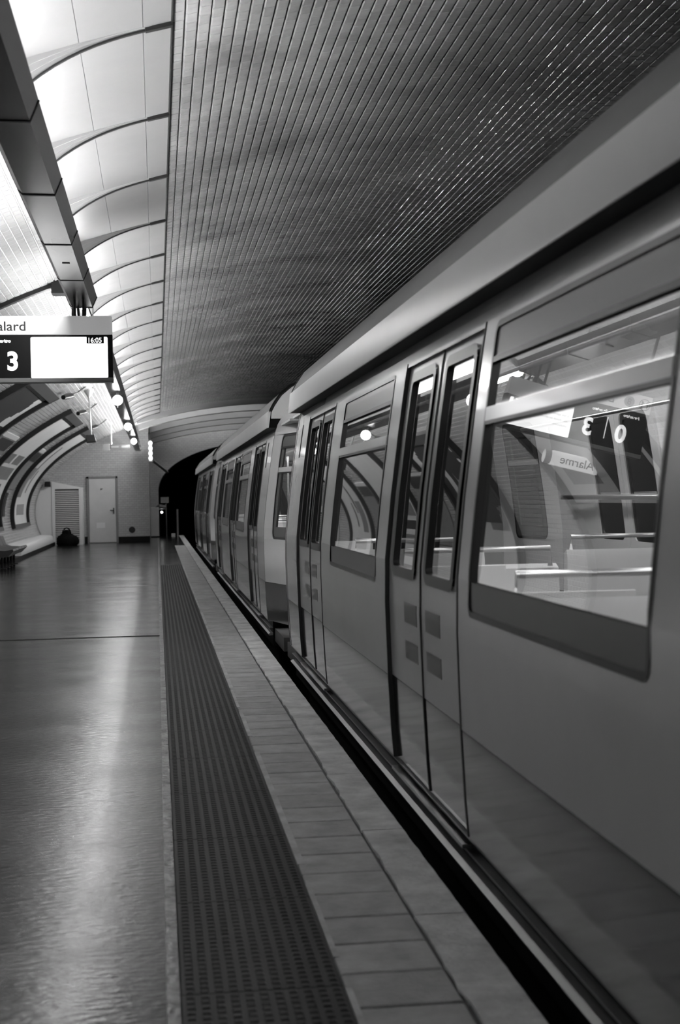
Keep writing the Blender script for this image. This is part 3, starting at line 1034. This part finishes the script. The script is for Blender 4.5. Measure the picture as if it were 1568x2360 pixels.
# seats by the left wall
def seat_row():
    xs = -3.25
    for i in range(5):
        yc = 30.6 + i * 0.64
        r = thing('platform_seat', ['dark moulded seat nearest in the row at the left wall', 'second dark moulded seat of the row at the left wall',
                                    'middle dark moulded seat of the row at the left wall', 'fourth dark moulded seat of the row at the left wall',
                                    'dark moulded seat at the far end of the row, beside the pale ledge'][i], 'seat', (xs, yc, 0), 'seats at the left wall')
        w = 0.30
        m = MB()
        prof = [(-0.06, 0.46), (0.10, 0.40), (0.30, 0.39), (0.44, 0.42), (0.46, 0.38), (0.34, 0.26), (0.06, 0.24), (-0.08, 0.34)]
        m.prism([(xs + a - 0.2, z) for a, z in prof], yc - w, yc + w)
        m.build('seat', M['chair'], r, smooth=40)
        m = MB()
        m.prism([(xs - 0.28, 0.36), (xs - 0.20, 0.41), (xs - 0.28, 0.64), (xs - 0.34, 0.64)], yc - w, yc + w)
        m.build('backrest', M['chair'], r, smooth=40)
        MB().tube([(xs - 0.02, yc, 0.0), (xs - 0.02, yc, 0.37)], 0.03).build('leg', M['device'], r)
        MB().box(xs - 0.12, xs + 0.08, yc - 0.1, yc + 0.1, 0, 0.015).build('foot', M['device'], r)


seat_row()

# recess beyond the end wall: signal lamps, cabinet, signs, rail post
sgn = thing('signal_column', 'upright column of four bright round lamps at the end wall corner', 'signal', (-0.2, 48.3, 2.7))
MB().box(-0.24, -0.13, 48.32, 48.36, 2.7, 3.4).build('back_plate', M['sign_white'], sgn)
for k in range(4):
    c = (-0.185 + 0.012 * (3 - k) * 0, 48.27, 2.80 + k * 0.17)
    pr = [(max(0.001, 0.062 * sin(pi * i / 10)), -0.062 * cos(pi * i / 10)) for i in range(11)]
    MB().lathe(pr, c, 14).build('signal_lamp', M['signal'], sgn, smooth=60)
MB().tube([(-0.20, 48.35, 2.6), (-0.2, 48.35, vpt(th_x(-0.2), 0.2)[1])], 0.02).build('pole', M['grey_metal'], sgn)
for i, (x, y, z, lb) in enumerate(((-0.72, 44, 3.27, 'tiny bright bulb at the far end of the light boom'), (-0.30, 48.9, 3.75, 'tiny bright bulb above the signal column'))):
    pr = [(max(0.001, 0.05 * sin(pi * i / 8)), -0.05 * cos(pi * i / 8)) for i in range(9)]
    tag(MB().lathe(pr, (x, y, z), 12).build('bulb', M['signal'], smooth=60), lb, 'lamp')
cbx = thing('pale_cabinet', 'pale equipment cabinet beside the tunnel mouth', 'cabinet', (-0.09, 53.5, 0))
MB().rbox(-0.24, 0.06, 53.4, 53.8, 0.05, 1.12, 0.01).build('cabinet_body', M['door'], cbx)
MB().box(-0.24, 0.06, 53.4, 53.8, 0.0, 0.05).build('plinth', M['black'], cbx)
tb = thing('tunnel_sign', 'grey sign plate on a bracket at the mouth of the tunnel', 'sign', (0.28, 54, 0.95))
MB().box(0.14, 0.44, 54, 54.04, 1.28, 1.50).build('sign_plate', M['frame_band'], tb)
MB().tube([(0.34, 54.02, 0.0), (0.34, 54.02, 1.3)], 0.02).build('post', M['sill'], tb)
MB().tube([(-0.1, 54.02, 1.05), (0.1, 54.02, 1.14), (0.32, 54.02, 1.12), (0.34, 54.02, 1.28)], [0.05, 0.11, 0.10, 0.04], 10).build('bracket', M['sill'], tb)
pr = [(max(0.001, 0.045 * sin(pi * i / 8)), -0.045 * cos(pi * i / 8)) for i in range(9)]
MB().lathe(pr, (0.17, 53.98, 0.93), 12).build('marker_bulb', M['signal'], tb, smooth=60)
rp = thing('rail_post', 'thin grey post standing at the far end of the platform edge', 'post', (0.76, 54.2, 0))
MB().box(0.73, 0.79, 54.17, 54.23, 0, 1.03).build('post', M['grey_metal'], rp)
MB().box(0.52, 0.66, 54.1, 54.3, 0, 0.12).build('foot_block', M['sign_white'], rp)
db = MB().tube([(-0.13, 49.0, 2.75), (0.42, 54.9, 2.45)], 0.05)
tag(db.build('diagonal_pipe', M['grey_metal'], smooth=60), 'grey pipe slanting from the signal column to the tunnel arch', 'pipe')

# ------------------------------------------------------------------ train
PROF = [(0.165, 1.092), (0.30, 1.082), (0.55, 1.071), (0.90, 1.063), (1.10, 1.067), (1.40, 1.100), (1.70, 1.141), (1.95, 1.179), (2.06, 1.20), (2.14, 1.225), (2.20, 1.26), (2.30, 1.33), (2.38, 1.45), (2.43, 1.6)]
CC = 2.285    # centre line of the cars


def bx(z):
    if z <= PROF[0][0]:
        return PROF[0][1]
    for (a, xa), (b, xb) in zip(PROF[:-1], PROF[1:]):
        if z <= b:
            return xa + (xb - xa) * (z - a) / (b - a)
    return PROF[-1][1]


YF0, YF1, YN0, YN1 = -0.35, 11.95, -1.46, 13.06     # fairing section and body ends of the first car


def taper(y):
    e = max(0, y - YF1, YF0 - y)
    return 0.235 * e / 1.11 + (0.02 if e > 0 else 0)


def hole_edges(h, z):
    ya, yb, za, zb, r = h
    if z < za or z > zb:
        return None
    d = 0
    if z < za + r:
        d = r - sqrt(max(0, r * r - (za + r - z) ** 2))
    elif z > zb - r:
        d = r - sqrt(max(0, r * r - (z - zb + r) ** 2))
    return ya + d, yb - d


def skin(m, y0, y1, z0, z1, holes=(), off=0.0, mirror=False, step=0.12, thick=0.03):
    """sheet following the car side, with rounded openings"""
    zs = {z0, z1}
    k = 1
    while z0 + k * step < z1:
        zs.add(z0 + k * step)
        k += 1
    for p_, _ in PROF:
        if z0 < p_ < z1:
            zs.add(p_)
    for h in holes:
        for i in range(5):
            q = h[4] * (1 - cos(pi / 2 * i / 4))
            for z in (h[2] + q, h[3] - q):
                if z0 < z < z1:
                    zs.add(z)
    zs = sorted(zs)

    def P(y, z, o):
        x = bx(z) + taper(y) + off + o
        return (2 * CC - x if mirror else x, y, z)
    for za, zb in zip(zs[:-1], zs[1:]):
        if zb - za < 1e-6:
            continue
        mid = (za + zb) / 2
        act = sorted([h for h in holes if h[2] < mid < h[3]], key=lambda h: h[0])
        lo, hi = [y0], [y0]
        for h in act:
            a, b = hole_edges(h, max(za, h[2])), hole_edges(h, min(zb, h[3]))
            lo += [a[0], a[1]]
            hi += [b[0], b[1]]
        lo.append(y1)
        hi.append(y1)
        for i in range(0, len(lo), 2):
            m.add([P(lo[i], za, 0), P(lo[i + 1], za, 0), P(hi[i + 1], zb, 0), P(hi[i], zb, 0),
                   P(lo[i], za, thick), P(lo[i + 1], za, thick), P(hi[i + 1], zb, thick), P(hi[i], zb, thick)],
                  [(3, 2, 1, 0), (4, 5, 6, 7), (1, 2, 6, 5), (3, 0, 4, 7)] if not mirror else [(0, 1, 2, 3), (7, 6, 5, 4), (5, 6, 2, 1), (7, 4, 0, 3)])
    return m


def gasket(m, h, off=-0.004, w=0.03, t=0.03, mirror=False):
    """rubber ring just inside an opening"""
    ya, yb, za, zb, r = h

    def loop(d):
        pts = []
        rr = max(0.004, r - d)
        for cy, cz, a0 in ((yb - d - rr, za + d + rr, -pi / 2), (yb - d - rr, zb - d - rr, 0), (ya + d + rr, zb - d - rr, pi / 2), (ya + d + rr, za + d + rr, pi)):
            for i in range(6):
                a = a0 + pi / 2 * i / 5
                pts.append((cy + rr * cos(a), cz + rr * sin(a)))
            if a0 in (-pi / 2, pi / 2):   # long uprights follow the curved side
                zz0, zz1 = (za + r, zb - r) if a0 == -pi / 2 else (zb - r, za + r)
                yy = yb - d if a0 == -pi / 2 else ya + d
                for i in range(1, 8):
                    pts.append((yy, zz0 + (zz1 - zz0) * i / 8))
        return pts
    A, B = loop(0), loop(w)
    n = len(A)

    def P(p, o):
        x = bx(p[1]) + taper(p[0]) + off + o
        return (2 * CC - x if mirror else x, p[0], p[1])
    vs = [P(p, 0) for p in A] + [P(p, 0) for p in B] + [P(p, t) for p in B] + [P(p, t) for p in A]
    fs = []
    for k in range(n):
        j = (k + 1) % n
        for q in range(3):
            f_ = (q * n + k, q * n + j, (q + 1) * n + j, (q + 1) * n + k)
            fs.append(f_ if mirror else f_[::-1])
    return m.add(vs, fs)


def flat_glass(m, ya, yb, za, zb, off, mirror=False):
    vs = []
    for y, z in ((ya, za), (yb, za), (yb, zb), (ya, zb)):
        x = bx(z) + taper(y) + off
        vs.append((2 * CC - x if mirror else x, y, z))
    m.add(vs, [(3, 2, 1, 0)] if not mirror else [(0, 1, 2, 3)])
    return m


DOORS = [10.13, 5.83, 1.47]
WINS = [(6.95, 8.82), (3.0, 4.84)]
LIV = 0.555      # top of the dark livery band


def leaf_holes(c):
    return [(c + 0.10, c + 0.69, 1.035, 1.965, 0.07), (c - 0.69, c - 0.10, 1.035, 1.965, 0.07)]


def make_car(label):
    car = thing('metro_car', label, 'train car', (CC, 5.8, -0.9), 'cars of the metro train')
    wh = [(a, b, 0.975, 2.0, 0.045) for a, b in WINS]
    ew = [(YF0 - 0.85, YF0 - 0.22, 0.99, 2.03, 0.07), (YF1 + 0.22, YF1 + 0.85, 0.99, 2.03, 0.07)]
    # body shell between doors; pale above, dark below
    for mir in (False, True):
        class Each:
            def __init__(s_, nm, mt):
                s_.nm, s_.mt, s_.out = nm, mt, []
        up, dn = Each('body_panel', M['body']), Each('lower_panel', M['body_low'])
        def skin_each(e, *a, **k):
            e.out.append(skin(MB(), *a, **k).build(e.nm, e.mt, car, smooth=25))
        edges = [YF0] + sum([[c - 0.82, c + 0.82] for c in sorted(DOORS)], []) + [YF1]
        for a, b in zip(edges[0::2], edges[1::2]):
            skin_each(up, a, b, LIV, 2.2, [h for h in wh if a < h[0] < b], mirror=mir)
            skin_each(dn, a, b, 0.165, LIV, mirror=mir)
        for c in DOORS:
            skin_each(up, c - 0.82, c + 0.82, 2.0, 2.2, mirror=mir)
        for a, b, i in ((YN0, YF0, 0), (YF1, YN1, 1)):
            skin_each(up, a, b, LIV, 2.43, [ew[i]], mirror=mir)
            skin_each(dn, a, b, 0.165, LIV, mirror=mir)
        bu = up.out[0]
        if not mir:
            # seams and vertical strips beside the doors
            for yy in (YF1 - 0.02, YF1 - 0.12, YF0 + 0.02, YF1 + 0.03, YF0 - 0.03, YF0 - 0.06):
                skin(MB(), yy - 0.007, yy + 0.007, 0.165, 2.1, off=-0.002, thick=0.004).build('seam', M['groove'], car)
            for yy in (11.42, 0.30):
                skin(MB(), yy - 0.022, yy + 0.022, 1.72, 1.98, off=-0.004, thick=0.006).build('slot', M['gasket'], car)
        # doors
        for c in DOORS:
            for sgn_, h in zip((1, -1), leaf_holes(c)):
                a, b = (c + 0.004, c + 0.82) if sgn_ > 0 else (c - 0.82, c - 0.004)
                m = MB()
                skin(m, a, b, LIV, 2.0, [h], off=0.018, mirror=mir, thick=0.03)
                lf = m.build('door_leaf', M['body'], car, smooth=25)
                m = MB()
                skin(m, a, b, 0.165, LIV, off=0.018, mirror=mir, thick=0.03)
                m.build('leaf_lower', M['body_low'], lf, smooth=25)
                g = MB()
                gasket(g, h, off=0.008, w=0.045, t=0.03, mirror=mir)
                g.build('gasket', M['gasket'], lf, smooth=40)
                g = MB()
                flat_glass(g, h[0] + 0.02, h[1] - 0.02, h[2] + 0.02, 1.5, 0.030, mir)
                flat_glass(g, h[0] + 0.02, h[1] - 0.02, 1.5, h[3] - 0.02, 0.030, mir)
                g.build('door_glass', M['door_glass'], lf, smooth=40)
                if not mir:
                    s = MB()
                    e0 = c + 0.10 if sgn_ > 0 else c - 0.40
                    for za_, zb_ in ((0.84, 0.93), (0.68, 0.76)):
                        skin(s, e0, e0 + 0.30, za_, zb_, off=0.0165, thick=0.002)
                    s.build('sticker', M['sticker'], lf)
            if not mir:
                for yy in (c - 0.81, c + 0.81):
                    skin(MB(), yy - 0.007, yy + 0.007, 0.165, 2.02, off=-0.003, thick=0.02).build('door_seal', M['groove'], car)
                skin(MB(), c - 0.007, c + 0.007, 0.165, 2.0, off=0.012, thick=0.01).build('door_seal', M['groove'], car)
                MB().box(1.075, 1.115, c - 0.78, c + 0.78, 0.115, 0.13).build('door_sill', M['steel'], car)
        # side windows
        for h in wh + ew:
            e = h in ew
            g = MB()
            gasket(g, h, off=-0.003, w=0.022, t=0.03, mirror=mir)
            wn = g.build('window', M['gasket'], car, smooth=40)
            a, b, za, zb, _ = h
            m = MB()
            skin(MB(), a + 0.02, b - 0.02, za + 0.02, za + 0.12, off=0.004, mirror=mir, thick=0.02).build('lower_band', M['sill'], wn, smooth=30)
            skin(m, a + 0.02, b - 0.02, zb - 0.13, zb - 0.02, off=0.004, mirror=mir, thick=0.02)
            if e:
                skin(m, a + 0.02, a + 0.10, za + 0.12, zb - 0.13, off=0.004, mirror=mir, thick=0.02)
                skin(m, b - 0.10, b - 0.02, za + 0.12, zb - 0.13, off=0.004, mirror=mir, thick=0.02)
            m.build('window_band', M['sill'] if e else M['frame_band'], wn, smooth=30)
            m = MB()
            skin(m, a + 0.02, b - 0.02, zb - 0.145, zb - 0.125, off=-0.002, mirror=mir, thick=0.03)
            skin(m, a + 0.02, b - 0.02, 1.640, 1.652, off=-0.002, mirror=mir, thick=0.03)
            m.build('window_seal', M['gasket'], wn, smooth=30)
            m = MB()
            skin(m, a + 0.02, b - 0.02, 1.652, 1.700, off=-0.004, mirror=mir, thick=0.03)
            m.build('transom', M['body'], wn, smooth=30)
            ia, ib = (a + 0.10, b - 0.10) if e else (a + 0.02, b - 0.02)
            m = MB()
            flat_glass(m, ia, ib, za + 0.12, 1.642, 0.016, mir)
            m.build('pane', M['glass'], wn)
            m = MB()
            flat_glass(m, ia, ib, 1.698, zb - 0.14, 0.012, mir)
            m.build('pane', M['glass'], wn)
    # fairing: vertical pale face, black underside, dark roof
    for s in (1, -1):
        f = MB()
        q = lambda pts: [(p[0] if s > 0 else 2 * CC - p[0], p[1]) for p in pts]
        f.prism(q([(1.115, 2.106), (1.112, 2.12), (1.128, 2.272), (1.145, 2.285), (1.16, 2.27), (1.135, 2.11)]), YF0, YF1)
        fa = f.build('fairing', M['fairing'], car, smooth=20)
        MB().prism(q([(1.125, 2.108), (1.135, 2.2), (1.28, 2.25), (1.22, 2.108)]), YF0 + 0.01, YF1 - 0.01).build('fairing_underside', M['black'], fa)
        e = MB()
        for yy in (YF0 - 0.002, YF1 + 0.002):
            for zz, xx in ((2.17, 1.20), (2.30, 1.24)):
                n = 14
                x_ = xx if s > 0 else 2 * CC - xx
                e.add([(x_ + 0.028 * cos(2 * pi * k / n), yy, zz + 0.028 * sin(2 * pi * k / n)) for k in range(n)], [tuple(range(n))])
        e.build('end_vent', M['black'], fa)
    rp_ = [(1.145, 2.283), (1.18, 2.35), (1.25, 2.452), (1.36, 2.54), (1.52, 2.60), (1.8, 2.645), (CC, 2.66)]
    rp_ = rp_ + [(2 * CC - a, z) for a, z in rp_[-2::-1]]
    inner_ = [(a + (0.03 if a < CC else -0.03 if a > CC else 0), z - 0.04) for a, z in rp_]
    rf = MB().prism(rp_ + inner_[::-1], YF0, YF1).build('roof', M['roof'], car, smooth=35)
    for yy in (YF1 - 0.004, YF0 - 0.004):
        MB().prism([(1.16, 2.2)] + [(a + 0.02 * (1 if a < CC else -1), z - 0.02) for a, z in rp_] + [(2 * CC - 1.16, 2.2)], yy - 0.004, yy + 0.012).build('roof_end', M['fairing'], rf)
    for yy in (YF0, YF1):
        sm = MB()
        sm.prism([(a - 0.004 * (1 if a < CC else -1), z + 0.004) for a, z in rp_] + [(a, z - 0.02) for a, z in rp_][::-1], yy - 0.02, yy + 0.02)
        sm.build('roof_trim', M['gasket'], rf)
    # roof of the tapered ends and end bulkheads
    for a, b, c_ in ((YN0, YF0, YN0), (YF1, YN1, YN1)):
        m = MB()
        n = 12
        for sgn_ in (0,):
            rows = []
            for y in (a, b):
                t = taper(y if y in (YN0, YN1) else (y + (0.001 if y == YF1 else -0.001)))
                xl, xr = bx(2.43) + t, 2 * CC - bx(2.43) - t
                rows.append([(xl + (xr - xl) * i / n, y, 2.43 + 0.10 * sin(pi * i / n)) for i in range(n + 1)])
            vs = rows[0] + rows[1]
            m.add(vs, [(i, i + 1, n + 2 + i, n + 1 + i) for i in range(n)])
        m.build('end_roof', M['roof'], car, smooth=60)
        m = MB()
        zl = [0.165 + (2.43 - 0.165) * i / 14 for i in range(15)]
        lft = [(bx(z) + taper(c_), c_, z) for z in zl]
        rgt = [(2 * CC - bx(z) - taper(c_), c_, z) for z in zl]
        m.add(lft + rgt, [(i, i + 1, 16 + i, 15 + i) for i in range(14)])
        m.build('end_bulkhead', M['dark_panel'], car, solid=0.02)
    MB().box(1.9, 2.67, YN1, YN1 + 0.07, 0.1, 2.1).box(1.9, 2.67, YN0 - 0.07, YN0, 0.1, 2.1).build('gangway', M['black'], car)
    # underframe, floor, ceiling
    MB().box(1.16, 2 * CC - 1.16, YN0 + 0.1, YN1 - 0.1, -0.05, 0.08).build('cabin_floor', M['cabin_floor'], car)
    MB().box(1.14, 2 * CC - 1.14, YF0, YF1, -0.10, 0.16).box(1.22, 2 * CC - 1.22, YF0 + 0.3, YF1 - 0.3, -0.78, -0.1).build('underframe', M['black'], car)
    sr = MB().prism([(1.092, 0.022), (1.112, 0.034), (1.14, 0.034), (1.14, 0.012), (1.10, 0.008)], YF0, YF1)
    sr.build('step_rail', M['sign_rim'], car)
    MB().box(1.108, 1.14, YF0, YF1, 0.083, 0.090).box(1.100, 1.14, YF0, YF1, 0.148, 0.153).build('side_rail', M['grey_metal'], car)
    for yb in (1.6, 10.0):
        w = MB()
        for dy in (-0.95, 0.95):
            for xx in (CC - 0.72, CC + 0.72):
                w.tube([(xx - 0.06, yb + dy, -0.62), (xx + 0.06, yb + dy, -0.62)], 0.42, 20)
        w.box(CC - 0.9, CC + 0.9, yb - 1.2, yb + 1.2, -0.75, -0.45)
        w.build('bogie', M['black'], car)
    cl = MB().box(1.25, 2 * CC - 1.25, YN0 + 0.05, YN1 - 0.05, 2.12, 2.14)
    cl.build('cabin_ceiling', M['inside'], car)
    for x in (1.75, 2.82):
        MB().box(x - 0.05, x + 0.05, YF0 + 0.3, YF1 - 0.3, 2.095, 2.118).build('lamp_strip', M['car_lamp'], car)
    # seats back to back at the windows, hand rails, partitions
    for a, b in WINS:
        for x0, x1 in ((1.17, 2.02), (2.55, 3.40)):
            for yb, d in ((a + 0.02, 1), (b - 0.02, -1)):
                m = MB()
                pr = [(0, 0.42), (0.06, 1.02), (0.11, 1.04), (0.13, 0.98), (0.11, 0.50), (0.20, 0.47), (0.52, 0.49), (0.56, 0.44), (0.52, 0.38), (0.05, 0.36)]
                vs = [(x0, yb + d * p_[0], p_[1]) for p_ in pr] + [(x1, yb + d * p_[0], p_[1]) for p_ in pr]
                n = len(pr)
                m.add(vs, [(i, (i + 1) % n, n + (i + 1) % n, n + i) for i in range(n)] + [tuple(range(n)), tuple(range(2 * n - 1, n - 1, -1))])
                s_ = m.build('bench_seat', M['seat'], car, smooth=40)
                MB().box(x0 + 0.1, x1 - 0.1, min(yb + d * 0.1, yb + d * 0.4), max(yb + d * 0.1, yb + d * 0.4), 0.08, 0.38).build('seat_base', M['dark_panel'], s_)
                MB().tube([(x0 + 0.05, yb + d * 0.04, 1.03), (x0 + 0.05, yb + d * 0.04, 1.12), (x1 - 0.05, yb + d * 0.04, 1.12), (x1 - 0.05, yb + d * 0.04, 1.03)], 0.014, 8).build('grab_rail', M['steel'], s_, smooth=60)
    for c in DOORS:
        for dy in (-0.95, 0.95):
            MB().box(1.2, 1.68, c + dy - 0.012, c + dy + 0.012, 0.08, 1.05).build('partition', M['inside'], car)
        MB().tube([(CC, c, 0.08), (CC, c, 2.12)], 0.017, 10).build('pole', M['steel'], car, smooth=60)
    for x in (1.55, 3.02):
        MB().tube([(x, YF0 + 0.4, 1.93), (x, YF1 - 0.4, 1.93)], 0.014, 8).build('hand_rail', M['steel'], car, smooth=60)
    MB().tube([(3.36, YF0 + 0.4, 1.36), (3.36, YF1 - 0.4, 1.36)], 0.02, 8).build('wall_rail', M['steel'], car, smooth=60)
    return car


def copy_tree(o, parent=None):
    c = o.copy()
    COL.objects.link(c)
    c.parent = parent
    for ch in list(o.children):
        copy_tree(ch, c)
    return c


car1 = make_car('nearest pale metro car filling the right side, with big mirror-like windows')
for i, (dy, lb) in enumerate(((14.7, 'second metro car of the train, behind the nearest one'), (29.4, 'third and farthest metro car, reaching the tunnel mouth'))):
    c2 = copy_tree(car1)
    c2.location.y += dy
    c2['label'] = lb
